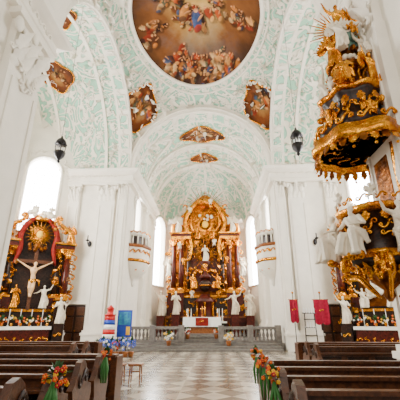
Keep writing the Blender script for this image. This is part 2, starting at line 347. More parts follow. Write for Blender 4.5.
# =============== ROOM
fl=MB(); fl.add(g_box(-14,14,-3,40,-.2,0),FLOOR,None,False); fl.build('floor')
ZS=12.5
WN=0
def wall(name,p0,p1,z0,z1,wins=(),th=.55,m=None):
    """p0->p1, interior on the right-hand side; wins: (s,halfw,sill,spring)"""
    global WN
    m=m or WHITE
    P0=Vector(p0);P1=Vector(p1); L=(P1-P0).length; d=(P1-P0)/L; out=Vector((-d.y,d.x))
    mb=MB(); q=lambda s,z,o=0:(P0.x+d.x*s+out.x*o,P0.y+d.y*s+out.y*o,z)
    V=[];F=[]
    def quad(a,b,c,e): o=len(V); V.extend([a,b,c,e]); F.append((o,o+1,o+2,o+3))
    cur=0
    for (s,w,zs,zp) in sorted(wins):
        quad(q(cur,z0),q(s-w,z0),q(s-w,z1),q(cur,z1)); quad(q(s-w,z0),q(s+w,z0),q(s+w,zs),q(s-w,zs))
        n=14; arc=[(s-w*math.cos(pi*i/n),zp+w*math.sin(pi*i/n)) for i in range(n+1)]
        for i in range(n): quad(q(*arc[i]),q(*arc[i+1]),q(arc[i+1][0],z1),q(arc[i][0],z1))
        cur=s+w
        loop=[(s-w,zs)]+arc+[(s+w,zs)]
        for i in range(len(loop)):
            a=loop[i];b=loop[(i+1)%len(loop)]; quad(q(*a),q(*b),q(*b,th),q(*a,th))
        gm=MB(); gv=[q(*a,th*.85) for a in loop]; gm.add((A(gv),[tuple(range(len(gv)))]),GLASS,None,False)
        zt=zp+w
        for k in range(1,4): x=s-w+2*w*k/4; gm.add(g_tube([q(x,zs,th*.8),q(x,zt-(.02 if k==2 else .3*w),th*.8)],.018,4),STONE,None,False)
        z=zs+.7
        while z<zp+.3: gm.add(g_tube([q(s-w,z,th*.8),q(s+w,z,th*.8)],.014,4),STONE,None,False); z+=.75
        WN+=1; gm.build('window_%d'%WN)
        ext=[(s-w*1.0-.1,zs-.1)]+[(s-(w+.1)*math.cos(pi*i/n),zp+(w+.1)*math.sin(pi*i/n)) for i in range(n+1)]+[(s+w+.1,zs-.1)]
        mb.add(g_tube([q(*a,-.03) for a in ext]+[q(*ext[0],-.03)],.09,6),STUC)
        for k in range(9):
            a=pi*k/8; mb.add(SCROLL,STUC,Matrix.Translation(q(s-(w+.35)*math.cos(a),zp+(w+.35)*math.sin(a),-.06))@Matrix.Rotation(math.atan2(d.y,d.x),4,'Z')@XZ@Matrix.Rotation(pi/2-a,4,'Z')@Matrix.Diagonal((.8,.8,.8,1)))
    quad(q(cur,z0),q(L,z0),q(L,z1),q(cur,z1))
    mb.add((A(V),F),m,None,False)
    return mb.build(name)
AP=[(-5.4*math.cos(pi*k/5),33+5.4*math.sin(pi*k/5)) for k in range(6)]
YR=9.0
for s in(-1,1):
    nm='left' if s<0 else 'right'
    def seg(name,a,b,*r,**k):
        if s<0: wall(name,a,b,*r,**k)
        else: wall(name,(-b[0],b[1]),(-a[0],a[1]),*r,**k)
    y0=10 if s<0 else YR
    seg('wall_%s_transept_end'%nm,(-13.2,y0),(-13.2,21),0,19.2,wins=[(5,1.6,5,10.5)])
    seg('wall_%s_transept_diagonal'%nm,(-13.2,21),(-9.6,23.1),0,18.5,wins=[((1.95 if s<0 else 2.27),1.1,7.6,12.2)])
    seg('wall_%s_transept_east'%nm,(-9.6,23),(-5.4,23),0,ZS+.3)
    seg('wall_%s_chancel'%nm,(-5.4,23),(-5.4,33),0,ZS,wins=[((3.2 if s<0 else 6.8),.85,8.4,10.5)])
    seg('wall_%s_apse'%nm,AP[0],AP[1],0,ZS,wins=[(1.66,1.15,5.2,11.2)])
    seg('wall_%s_transept_west'%nm,(-5.6,y0),(-13.2,y0),0,ZS+6)
    p=MB(); 
    x0,x1=(-7,-5.6) if s<0 else (5.6,7)
    p.box(x0,x1,5.4,y0,0,ZS,WHITE)
    pilaster(p,s*5.6,y0-1.15,-s*pi/2,1.8,0,11.4,.3,2.1)
    for k in range(7):
        p.add(SCROLL,STUC,T((s*5.24,y0-2.0+.28*k,9.0+.25*abs(k-3)),-s*pi/2,.6,0,k)@XZ)
    p.build('wall_%s_nave_pier'%nm)
    p=MB(); pilaster(p,s*9.4,23,0,.85,0,11.4,.3,1.4); pilaster(p,s*6.9,23,0,1.25,0,11.4,.4,1.4); pilaster(p,s*5.75,23,0,.6,0,11.4,.55,1.4)
    for yy in (28.6,32.4): pilaster(p,s*5.4,yy,-s*pi/2,.9,.45,11.4,.3,1.2)
    p.build('trim_%s_pilasters'%nm)
wall('wall_apse_back_left',AP[1],AP[2],0,ZS); wall('wall_apse_back',AP[2],AP[3],0,ZS); wall('wall_apse_back_right',AP[3],AP[4],0,ZS)
EP=[(0,11.4),(.3,11.4),(.3,11.62),(.36,11.65),(.36,11.8),(.3,11.82),(.3,12.1),(.5,12.18),(.7,12.3),(.75,12.5),(0,12.5)]
tr=MB()
for s in(-1,1):
    yy=10 if s<0 else YR
    for path in ([(-5.6,5.4),(-5.6,yy),(-13.2,yy),(-13.2,20.8)],[(-9.95,23.0),(-5.4,23),(-5.4,33.1)]):
        pt=[(x*(-s),y) for x,y in path]
        if s>0: pt=pt[::-1]
        tr.add(g_sweep(pt,EP),WHITE,None,False)
    for x in np.arange(5.8,9.9,.55): tr.add(SCROLL,STUC,T((s*x,22.66,11.95),0,.5)@XZ)
    for y in np.arange(5.6,yy-.1,.5): tr.add(SCROLL,STUC,T((s*5.27,y,11.95),-s*pi/2,.5)@XZ)
    for y in np.arange(23.4,33,.6): tr.add(SCROLL,STUC,T((s*5.06,y,11.95),-s*pi/2,.5)@XZ)
tr.add(g_sweep([AP[1],AP[2],AP[3],AP[4]],EP),WHITE,None,False)
tr.build('trim_entablature')
# vaults
CY=16.5;RS=math.sqrt(5.6**2+6.5**2)
def dome(x,y): return Vector((x,y,ZS+math.sqrt(max(RS*RS-x*x-(y-CY)**2,0))))
def domeN(p): return (Vector((0,CY,ZS))-p).normalized()
v=MB(); v.add(g_grid(lambda a,b:tuple(dome(-5.6+11.2*a,10+13*b)),50,50),MINT); v.build('ceiling_crossing')
def arc(axis,R,n,c,k0,k1,mt,mb,t0=0,t1=pi,nk=None):
    def f(a,b):
        t=t0+(t1-t0)*a; k=k0+(k1-k0)*b
        if axis=='y': return (-R*math.cos(t),k,ZS+R*math.sin(t))
        return (k,c-R*math.cos(t),ZS+R*math.sin(t))
    mb.add(g_grid(f,n,nk or (12 if abs(k1-k0)>3 else 2)),mt)
def apt(axis,R,c,t,k): return (-R*math.cos(t),k,ZS+R*math.sin(t)) if axis=='y' else (k,c-R*math.cos(t),ZS+R*math.sin(t))
def ring(axis,R0,R1,k0,k1,c,mt,mb,n=48):
    prof=[(R1,k0),(R0,k0),(R0,k1),(R1,k1)]
    V=[];F=[]
    for i in range(n+1):
        t=pi*i/n
        for r,k in prof: V.append(apt(axis,r,c,t,k))
    for i in range(n):
        for j in range(3): F.append((i*4+j,(i+1)*4+j,(i+1)*4+j+1,i*4+j+1))
    mb.add((A(V),F),mt,None,False)
def panels(axis,R,c,k0,k1,mb,n=11,pad=.18):
    for i in range(n):
        t0=pi*(i+.14)/n; t1=pi*(i+.86)/n; a,b=k0+pad*(1 if k1>k0 else -1),k1-pad*(1 if k1>k0 else -1)
        arc(axis,R-.012,6,c,a,b,MINT,mb,t0,t1,2)
        pts=[apt(axis,R-.02,c,t0+(t1-t0)*j/6,a) for j in range(7)]+[apt(axis,R-.02,c,t1-(t1-t0)*j/6,b) for j in range(7)]; pts.append(pts[0])
        mb.add(g_tube(pts,.05,5),STUC)
def onsurf(p,nrm,spin,s):
    z=nrm.normalized(); x=z.orthogonal().normalized(); y=z.cross(x)
    M=Matrix((x,y,z)).transposed().to_4x4(); return Matrix.Translation(p)@M@Matrix.Rotation(spin,4,'Z')@Matrix.Diagonal((s,s,s,1))
for s in(-1,1):
    v=MB(); arc('x',6.5,60,CY,s*5.6,s*13.2,MINT,v)
    for k in(5.3,12.2): ring('x',6.15,6.5,s*k,s*(k+1.0),CY,WHITE,v)
    panels('x',6.15,CY,s*5.3,s*6.3,v,13)
    for k in(7.2,10.9): ring('x',6.35,6.5,s*k,s*(k+.22),CY,STUC,v)
    v.build('ceiling_%s_transept'%('left' if s<0 else 'right'))
v=MB()
def semidome(a,b):
    t=pi*a; e=pi/2*b; return (-5.4*math.cos(t)*math.cos(e),33+5.4*math.sin(t)*math.cos(e),ZS+5.4*math.sin(e))
v.add(g_grid(semidome,40,20),MINT); arc('y',5.4,60,0,24,33,MINT,v)
ring('y',5.1,5.75,22.7,24.2,0,WHITE,v); panels('y',5.1,0,22.7,24.2,v,11,.22); ring('y',5.2,5.4,28.1,29.1,0,WHITE,v); ring('y',5.2,5.4,32.3,33.1,0,WHITE,v)
v.add(g_tube([apt('y',5.42,0,pi*i/40,22.66) for i in range(41)],.08,6),STUC)
for k in range(1,6):
    a=k/6; v.add(g_tube([Vector(semidome(a,b/12)) for b in range(12)],.14,6),STUC)
for s in(-1,1):
    for (ya,yb) in((24.3,28),(29.2,32.2)):
        for mg,rr in((0,.13),(.35,.06)):
            pts=[]
            for i in range(21):
                t=i/20; th=math.radians(58+mg*14)*math.sin(pi*t)**.8; y=ya-mg*.3+(yb-ya+mg*.6)*t; pts.append((s*5.36*math.cos(th),y,ZS+5.36*math.sin(th)))
            v.add(g_tube(pts,rr,6),STUC)
v.build('ceiling_chancel')
v=MB(); arc('y',5.6,40,0,5.4,10.05,MINT,v); ring('y',5.3,5.6,8.8,10.1,0,WHITE,v); v.build('ceiling_nave')
# stucco
st=MB(); rd=random.Random(3)
def ell(x,y,a=4.2,b=5.2): return (x/a)**2+((y-CY)/b)**2
for i in range(72):
    t=2*pi*i/72
    p=dome(4.5*math.cos(t),CY+5.42*math.sin(t))
    st.add(SCROLL,STUC,onsurf(p+domeN(p)*.05,domeN(p),rd.random()*6,.62))
for a_,b_,r_ in((4.25,5.25,.15),(4.62,5.7,.08)):
    pts=[dome(a_*math.cos(2*pi*i/90),CY+b_*math.sin(2*pi*i/90)) for i in range(91)]; pts=[p+domeN(p)*.04 for p in pts]
    st.add(g_tube(pts,r_,8),STUC)
n=0
while n<330:
    x=rd.uniform(-5.5,5.5);y=rd.uniform(10.5,22.9)
    if ell(x,y)<1.4: continue
    p=dome(x,y); st.add(SCROLL if rd.random()<.7 else FLEAF,STUC,onsurf(p+domeN(p)*.04,domeN(p),rd.random()*6,rd.uniform(.4,.85))); n+=1
def barY(th,y,R=5.4): p=Vector((-R*math.cos(th),y,ZS+R*math.sin(th))); return p,(Vector((0,y,ZS))-p).normalized()
def barX(th,x,R=6.5): p=Vector((x,CY-R*math.cos(th),ZS+R*math.sin(th))); return p,(Vector((x,CY,ZS))-p).normalized()
for i in range(260):
    p,nn=barY(rd.uniform(.05,pi-.05),rd.uniform(24.2,33)); st.add(SCROLL if rd.random()<.7 else FLEAF,STUC,onsurf(p+nn*.04,nn,rd.random()*6,rd.uniform(.4,.75)))
for i in range(110):
    p=Vector(semidome(rd.random(),rd.random()*.9)); nn=(Vector((0,33,ZS))-p).normalized(); st.add(SCROLL,STUC,onsurf(p+nn*.04,nn,rd.random()*6,rd.uniform(.4,.75)))
for i in range(330):
    p,nn=barX(rd.uniform(.9,pi-.03),rd.choice((-1,1))*rd.uniform(6.5,12.2)); st.add(SCROLL if rd.random()<.7 else FLEAF,STUC,onsurf(p+nn*.04,nn,rd.random()*6,rd.uniform(.45,.9)))
for i in range(1,24):
    t=pi*i/24
    p,nn=barY(t,28.6,5.18); st.add(SCROLL,STUC,onsurf(p+nn*.03,nn,rd.random()*6,.6))
for s in(-1,1):
    for i in range(0,14):
        t=pi*i/13; p,nn=barX(t,s*5.8,6.12); st.add(SCROLL,STUC,onsurf(p+nn*.03,nn,rd.random()*6,.6))
for i in range(0,12):
    t=pi*i/11; p,nn=barY(t,23.5,5.07); st.add(SCROLL,STUC,onsurf(p+nn*.03,nn,rd.random()*6,.5))
for s in(-1,1):
    c=dome(s*4.75,21.9); nn=domeN(c); side=Vector((0,0,1)).cross(nn).normalized(); up=nn.cross(side)
    for k in range(16):
        a=2*pi*k/16; p=c+side*1.5*math.cos(a)+up*2.3*math.sin(a); q=(p-Vector((0,CY,ZS))).normalized(); p=Vector((0,CY,ZS))+q*(RS-.12)
        if abs(p.x)<5.6 and p.y<23: st.add(SCROLL,STUC,onsurf(p,nn,rd.random()*6,.75))
st.build('trim_stucco_ornament')
# frescoes
def fbm(x,y,seed):
    r=np.random.RandomState(seed); o=0
    for k in range(22):
        f=1.5*1.22**k; a=r.rand()*2*pi; o=o+np.sin(f*(x*math.cos(a)+y*math.sin(a))+r.rand()*6+1.3*np.sin(f*.6*y+r.rand()*6))/(1.12**k)
    return o/5
def paint(x,y,seed,figs,big=False):
    nz=fbm(x,y,seed); n2=fbm(x*3,y*3,seed+1); n3=fbm(x*9,y*9,seed+2); r=np.sqrt(x*x+y*y)
    c=lambda *a:np.array(C(*a)[:3])
    base=c(112,68,32) if big else c(108,56,22); light=c(206,164,86); dark=c(40,20,10); sky=c(78,94,104)
    t=np.clip(1.0-np.sqrt(x*x+(y+.05)**2)*1.7+.35*nz+.15*n2,0,1)[:,None]*(1 if big else .6); col=base*(1-t)+light*t
    t=np.clip(.8*nz+.25*n2+.1,0,1)[:,None]*(1 if big else .35); col=col*(1-t*.75)+sky*t*.75
    t=np.clip((r-.6)*2.0+.4*n2+(.5*np.clip(y-.2,0,1) if big else 0),0,1)[:,None]; col=col*(1-t*.78)+dark*t*.78
    rr=random.Random(seed); pal=[c(112,34,18),c(160,96,38),c(50,64,88),c(176,124,66),c(78,40,20),c(160,66,26),c(36,24,20),c(180,146,98),c(66,74,60),c(124,82,48)]
    clusters=[(.78*math.cos(a)*q,.95*math.sin(a)*q) for a,q in [(2*pi*k/9+rr.uniform(-.2,.2),rr.uniform(.7,.95)) for k in range(9)]]+[(xx,.72) for xx in(-.45,-.25,0,.2,.45)]+[(0,.12),(-.1,.05),(.28,-.15),(-.3,-.25)] if big else [(0,0)]
    def blob(cx,cy,rx,ry,an,cc,k=.9):
        dx,dy=x-cx,y-cy; u=dx*math.cos(an)+dy*math.sin(an); v_=-dx*math.sin(an)+dy*math.cos(an)
        d=(u/rx)**2+(v_/ry)**2+.4*n2+.2*n3; w=np.clip((1.15-d)*2.2,0,1)[:,None]*k
        sh=(1+.5*np.clip(v_/ry,-1,1)+.25*n3)[:,None]; col[:]=col*(1-w)+np.clip(cc*sh,0,1)*w
    def fig(px,py,s,an,robe,robe2):
        blob(px+s*.4,py+s*.4,s*1.7,s*1.1,an,dark,.5)
        blob(px,py,s*1.4,s*.7,an,robe); blob(px+s*math.cos(an),py+s*math.sin(an),s*.7,s*.45,an+1,robe2)
        blob(px-s*1.25*math.cos(an),py-s*1.25*math.sin(an),s*.3,s*.3,0,c(188,132,86))
        blob(px-s*.6*math.cos(an+1),py-s*.6*math.sin(an+1),s*.65,s*.17,an+.8,c(176,120,76))
    for i in range(figs):
        if big: cx,cy=rr.choice(clusters); px,py=cx+rr.gauss(0,.1),cy+rr.gauss(0,.08); s=rr.uniform(.035,.07)
        else: a=rr.random()*2*pi; q=rr.uniform(0,.7); s=rr.uniform(.13,.22); px,py=q*math.cos(a),q*math.sin(a)
        fig(px,py,s,rr.random()*pi,rr.choice(pal),rr.choice(pal))
    if big:
        fig(0,.12,.12,1.5,c(50,72,112),c(140,44,26)); fig(.2,.02,.09,1.0,c(140,52,28),c(186,138,78)); fig(-.2,.0,.09,2.0,c(166,108,50),c(80,50,32))
    col*= (1+.2*n3)[:,None]
    return np.clip(col,0,1)
def fresco(name,fn,nr,na,seed,figs,big=False,shape=None,fr=.09,fm=None):
    V=[(0,0)]
    for i in range(1,nr+1):
        for k in range(na): a=2*pi*k/na; q=i/nr*(shape(a) if shape else 1); V.append((q*math.cos(a),q*math.sin(a)))
    uv=np.array(V); v3=[tuple(fn(*p)) for p in V]
    F=[(0,1+k,1+(k+1)%na) for k in range(na)]
    for i in range(nr-1):
        for k in range(na): a=1+i*na; F.append((a+k,a+na+k,a+na+(k+1)%na,a+(k+1)%na))
    mb=MB(); mb.add((A(v3),F),FRES); 
    col=paint(uv[:,0],uv[:,1],seed,figs,big); nv=len(v3)
    pts=[Vector(v3[-na+k%na]) for k in range(na+1)]; mb.add(g_tube(pts,fr,6),fm or GOLD)
    o=mb.build(name); ca=o.data.color_attributes.new('Col','FLOAT_COLOR','POINT')
    full=np.ones((len(o.data.vertices),4)); full[:nv,:3]=col; ca.data.foreach_set('color',full.ravel())
def df(u,v_):
    p=dome(4.2*u,CY+5.2*v_); return p+domeN(p)*.04
fresco('fresco_assumption_painting',df,150,330,5,250,True,fr=.06)
cart=lambda a:1+.12*math.cos(4*a)+.08*math.cos(2*a)
def pend(cx,cy,rx,ry,off=.1):
    def f(u,v_):
        c=dome(cx,cy); nn=domeN(c); side=Vector((0,0,1)).cross(nn).normalized(); up=nn.cross(side)
        p=c+side*u*rx+up*v_*ry; q=(p-Vector((0,CY,ZS))).normalized(); return Vector((0,CY,ZS))+q*(RS-off)
    return f
fresco('fresco_cartouche',pend(-4.7,21.75,1.2,1.95),40,80,11,12,shape=cart,fr=.07)
fresco('fresco_cartouche',pend(4.7,21.75,1.2,1.95),40,80,12,12,shape=cart,fr=.07)
def bf(cy,rx,ry,R=5.32): return lambda u,v_: Vector((R*math.sin(u*rx/R),cy+v_*ry,ZS+R*math.cos(u*rx/R)))
fresco('fresco_chancel_painting',bf(26.6,1.75,1.3),40,80,13,12,shape=cart,fr=.07)
fresco('fresco_chancel_painting',bf(31.3,1.2,1.05),40,80,14,9,shape=cart,fr=.07)
def tf(x0,th0,rx,ry,s): return lambda u,v_: Vector((x0+u*rx,CY+6.42*math.cos(th0+v_*ry/6.4),ZS+6.42*math.sin(th0+v_*ry/6.4)))
for s in(-1,1):
    fresco('fresco_transept_painting',tf(s*10.2,math.radians(66),1.0,1.2,s),30,60,15+s,8,shape=cart,fr=.06)
    fresco('fresco_transept_painting',tf(s*8.2,math.radians(112),1.1,1.4,s),30,60,18+s,8,shape=cart,fr=.06)
# chancel platform
pf=MB()
for i in range(3): pf.box(-5.0,5.0,22.0+.38*i,23.4,.15*i,.15*(i+1),STONE)
pf.add(g_prism([(-5.3,23.0),(5.3,23.0),(5.3,33)]+[(x*.97,33+(y-33)*.97) for x,y in AP[4:0:-1]]+[(-5.3,33)],.0,.45),STONE,None,False); pf.box(-2.6,2.6,24.0,27.2,.45,.62,STONE); pf.box(-2.2,2.2,24.3,26.9,.62,.8,STONE)
pf.box(-1.0,1.0,22.3,27.0,.8,.81,DRAPE) if False else None
pf.build('chancel_steps',bevel=.02)
# doors
for s in(-1,1):
    d=MB(); x=s*8.3
    d.box(x-.68,x+.68,22.9,22.98,0,2.75,DWOOD)
    for sx in(-1,1):
        for (z0,z1) in((.15,1.0),(1.12,2.0),(2.1,2.62)):
            d.box(x+sx*.34-.26,x+sx*.34+.26,22.86,22.91,z0,z1,WOOD)
    for sx in(-1,1): d.box(x+sx*.74-.07,x+sx*.74+.07,22.84,22.98,0,2.85,STUC)
    d.box(x-.9,x+.9,22.8,22.98,2.8,3.0,STUC); d.add(g_sph((x+.08,22.85,1.15),.05),GOLD)
    d.build('door_%d'%(1 if s<0 else 2),bevel=.01)
# ============== balustrade
BAL=[(.09,0),(.09,.05),(.05,.08),(.05,.12),(.09,.25),(.1,.32),(.05,.5),(.04,.56),(.08,.6),(.08,.65)]
for s in(-1,1):
    b=MB(); x0,x1=(1.25,5.1); 
    b.box(min(s*x0,s*x1),max(s*x0,s*x1),23.28,23.62,.45,.6,STONE); b.box(min(s*x0,s*x1),max(s*x0,s*x1),23.25,23.65,1.25,1.42,STONE)
    for x in np.arange(x0+.3,x1-.2,.25): b.add(g_lathe(BAL,10),STONE,T((s*x,23.45,.6)))
    for x in(x0+.05,3.2,x1-.1): b.box(s*x-.18,s*x+.18,23.22,23.68,.45,1.5,STONE)
    b.build('altar_rail_balustrade')
# ============== HIGH ALTAR
HA=empty('high_altar',T((0,34.6,.45)))
h=MB()
h.box(-4.35,4.35,-.9,.9,0,1.6,RMARB); h.box(-4.4,4.4,-1.0,.9,1.6,1.8,OMARB); h.box(-3.8,3.8,-.6,1.0,1.8,3.5,DMARB); h.box(-3.9,3.9,-.75,1.0,3.5,3.7,GOLD)
for x in(-3.3,-2.5,2.5,3.3): h.box(x-.38,x+.38,-1.15 if abs(x)<3 else -.95,.4,1.8,3.9,RMARB); h.box(x-.44,x+.44,-1.2,.4,3.9,4.1,GOLD)
for x,y in((-3.2,-.6),(-2.4,-.85),(3.2,-.6),(2.4,-.85)): column(h,x,y,4.1,9.3,.25,RMARB,GOLD)
for x in(-1.7,1.7): column(h,x,.2,4.1,9.3,.22,DMARB,GOLD)
for s in(-1,1):
    h.box(min(s*1.5,s*3.5),max(s*1.5,s*3.5),-1.15,.7,9.3,9.55,GOLD); h.box(min(s*1.4,s*3.65),max(s*1.4,s*3.65),-1.3,.7,9.8,9.95,GOLD); h.box(min(s*1.5,s*3.5),max(s*1.5,s*3.5),-1.1,.7,9.55,9.8,RMARB)
    h.add(g_stube([(s*3.4,-.7,10.0),(s*3.3,-.7,10.9),(s*2.7,-.6,11.6),(s*2.1,-.5,12.2),(s*1.9,-.4,12.9),(s*2.2,-.4,13.2),(s*2.4,-.4,12.9)],[.2,.18,.15,.13,.1,.08,.04],10),GOLD)
    h.add(g_stube([(s*1.1,-.3,10.1),(s*1.5,-.3,11.3),(s*1.3,-.3,12.6),(s*.8,-.3,13.6),(s*.3,-.3,14.2)],[.14,.16,.14,.12,.08],10),GOLD)
bp=[(-3.2,1.8),(3.2,1.8),(3.3,9.8),(2.9,11.2),(2.2,12.3),(1.2,13.4),(.4,14.0),(-.4,14.0),(-1.2,13.4),(-2.2,12.3),(-2.9,11.2),(-3.3,9.8)]
h.add(g_poly(bp,.7,.95),DGOLD,None,False)
h.add(g_poly([(-1.5,4.2),(1.5,4.2),(1.5,8.6)]+[(1.5*math.cos(pi*i/12),8.6+1.5*math.sin(pi*i/12)) for i in range(1,12)]+[(-1.5,8.6)],.5,.72),RMARB,None,False)
for s in(-1,1):
    h.add(g_stube([(0,-.5,14.0),(s*.9,-.6,13.4),(s*1.7,-.7,12.3),(s*2.1,-.7,11.2),(s*1.8,-.6,10.0),(s*1.45,-.5,8.6),(s*1.6,-.5,7.2)],[.12,.2,.24,.2,.26,.22,.1],18,6,.28),GOLD)
h.add(g_lathe([(1.0,13.1),(1.15,13.3),(.85,13.7),(.5,14.0),(.35,14.3),(.1,14.45)],24,lobes=8,amp=.1),GOLD,T((0,-.1,0)))
h.add(g_tube([(0,-.1,14.3),(0,-.1,14.9)],.05,6),GOLD); h.add(g_tube([(-.18,-.1,14.7),(.18,-.1,14.7)],.04,6),GOLD)
h.box(-1.9,1.9,-2.1,-1.0,0,1.15,DMARB); h.box(-2.0,2.0,-2.2,-1.0,1.15,1.3,CLOTH)
h.add(g_lathe([(.95,1.3),(1.0,1.5),(.8,1.7),(.85,2.9),(1.0,3.0),(1.0,3.15),(.6,3.5),(.35,3.8)],24,lobes=6,amp=.05),RMARB,T((0,-1.1,0)))
for k in range(6):
    a=k*pi/3+.5; column(h,.85*math.cos(a),-1.1+.85*math.sin(a),1.5,3.0,.08,GOLD,GOLD)
h.add(g_sph((0,-.9,4.6),.6,20,14),DMARB); h.add(g_lathe([(.62,4.52),(.68,4.6),(.62,4.68)],24),GOLD,T((0,-.9,0)))
h.add(g_lathe([(.5,5.3),(.6,5.5),(.3,5.8),(.25,6.6),(.5,6.9),(.5,7.0)],16),RMARB,T((0,-.7,0)))
h.build('altar_architecture',HA)
g=MB()
g.add(rays(60,.6,2.8,2,.07),GOLD,T((0,-.25,11.0))); g.add(rays(40,.5,1.6,3,.05),GOLD,T((0,-.2,7.8))); g.add(rays(64,.4,2.7,5,.07),GOLD,T((0,.0,12.9)))
g.add(g_sph((0,-.4,11.0),(.35,.15,.4)),F_YE)
g.add(cloud(20,1.4,.5,.2,4),DGOLD,T((0,-.2,9.1))); g.add(cloud(10,.9,.3,.13,6),STAT,T((0,-.5,11.7))); g.add(cloud(18,1.3,.35,.18,9),GOLD,T((0,-.6,6.0)))
rd=random.Random(21)
for i in range(400):
    z=rd.uniform(3.6,14.0); w=3.6 if z<10 else 3.6-(z-10)*.75; s=rd.choice((-1,1)); x=s*w*rd.uniform(.3,1)
    g.add(SCROLL if rd.random()<.6 else LEAF,rd.choice((GOLD,GOLD,DGOLD)),T((x,rd.uniform(-.7,.5),z),rd.uniform(-.5,.5),rd.uniform(.35,.75),0,rd.uniform(0,6))@(XZ if rd.random()<.6 else Matrix()))
for i in range(80):
    x=rd.uniform(-4.2,4.2); g.add(SCROLL,GOLD,T((x,-1.0,rd.uniform(.4,3.3)),0,rd.uniform(.35,.7),0,rd.uniform(0,6))@XZ)
for s in(-1,1):
    for k in range(6):
        z=4.3+k*.95; g.add(SCROLL,GOLD,T((s*(3.6-.03*k),-.3,z),0,.9,0,s*1.3)@XZ)
g.build('gilded_ornament',HA)
q=MB()
def P(mb,geo,x,y,z,hh,rz,m): mb.add(geo,m,T((x,y,z),rz,hh))
P(q,S0,-4.2,-1.6,1.8,2.3,.3,STAT); P(q,S1,4.2,-1.6,1.8,2.3,-.3,STAT); P(q,S2,-2.75,-1.9,1.9,2.1,.2,STAT); P(q,S3,2.75,-1.9,1.9,2.1,-.2,STAT)
for x in(-2.75,2.75): q.box(x-.35,x+.35,-2.2,-1.0,0,1.9,RMARB)
for x in(-4.2,4.2): q.box(x-.35,x+.35,-1.9,-1.0,0,1.8,RMARB)
P(q,ANG,-2.8,-.9,9.95,1.7,.4,STAT); P(q,ANG1,2.8,-.9,9.95,1.7,-.4,STAT); P(q,ANG,-3.7,-.7,5.6,1.7,.5,STAT); P(q,ANG1,3.7,-.7,5.6,1.7,-.5,STAT)
P(q,S2,0,-.8,7.0,1.7,0,STAT); P(q,SE0,-.85,-.6,9.3,1.5,.3,GOLD); P(q,SE1,.85,-.6,9.3,1.5,-.3,GOLD)
P(q,SE1,-1.2,-1.3,4.3,1.5,.5,GOLD); P(q,SE0,1.2,-1.3,4.3,1.5,-.5,GOLD)
for i,(x,z) in enumerate(((-1.6,12.0),(1.6,12.0),(-.9,8.4),(.95,8.5),(-2.2,6.6),(2.2,6.7),(-1.3,3.4),(1.3,3.4),(-.6,12.9),(.6,12.9),(-3.2,3.6),(3.2,3.6),(-2.6,8.2),(2.6,8.2),(0,6.0))):
    P(q,PUT,x,-1.2,z,.85,-x*.2,STAT if i%3==0 else GOLD)
for x in(-1.6,-1.3,1.3,1.6): q.add(g_lathe([(.1,1.3),(.03,1.4),(.04,1.6),(.07,1.75),(.03,1.8),(.03,2.4),(.001,2.45)],8),PWH,T((x,-1.9,0)))
q.build('statues',HA)
# ============== free-standing altar
a=MB(); a.box(-1.3,1.3,24.9,26.1,.8,.95,STONE); a.box(-.9,.9,25.05,25.95,.95,1.85,OMARB); a.box(-1.28,1.28,24.9,26.1,1.85,1.98,STONE)
def clothf(u,v_):
    x=-1.33+2.66*u; return (x,24.86-.03*math.sin(u*60)*v_-.02,2.0-.62*v_)
a.add(g_grid(clothf,60,4),CLOTH); a.box(-1.34,1.34,24.84,26.14,1.98,2.02,CLOTH)
a.box(-.45,.45,24.78,24.8,1.45,1.98,DRAPE); a.add(SCROLL,GOLD,T((0,24.77,1.7),0,.35)@XZ)
for s in(-1,1): a.add(g_grid(lambda u,v_:(s*(1.35+.02*math.sin(u*40)*v_),24.84+1.3*u,2.0-.62*v_),30,3),CLOTH)
a.build('celebration_altar')
for x in(-1.1,1.1):
    c=MB(); c.add(g_lathe([(.1,0),(.1,.03),(.03,.08),(.04,.2),(.06,.25),(.02,.3)],10),GOLD,T((x,25.3,2.02))); c.add(g_lathe([(.03,.3),(.03,.55),(.004,.6)],8),PWH,T((x,25.3,2.02))); c.build('altar_candlestick')
c=MB(); c.add(g_tube([(0,25.5,2.02),(0,25.5,2.75)],.03,6),GOLD); c.add(g_tube([(-.15,25.5,2.6),(.15,25.5,2.6)],.03,6),GOLD); c.add(g_lathe([(.13,0),(.1,.06),(.03,.1)],10),GOLD,T((0,25.5,2.02))); c.build('altar_cross')
for (x,y,z,ms,r) in((-2.0,22.58,.3,[F_WH,F_YE,F_WH],.36),(1.75,22.58,.3,[F_YE,F_WH,F_WH],.32),(1.0,24.25,.62,[F_WH,F_OR],.24),(-.95,24.25,.62,[F_WH,F_RD],.24)):
    c=MB(); c.add(g_lathe([(.12,0),(.15,.2),(.17,.3),(.16,.31)],12),OMARB,T((x,y,z))); bouquet(c,(x,y,z+.5),r,ms,24,int(x*10)+50); c.build('flower_arrangement')
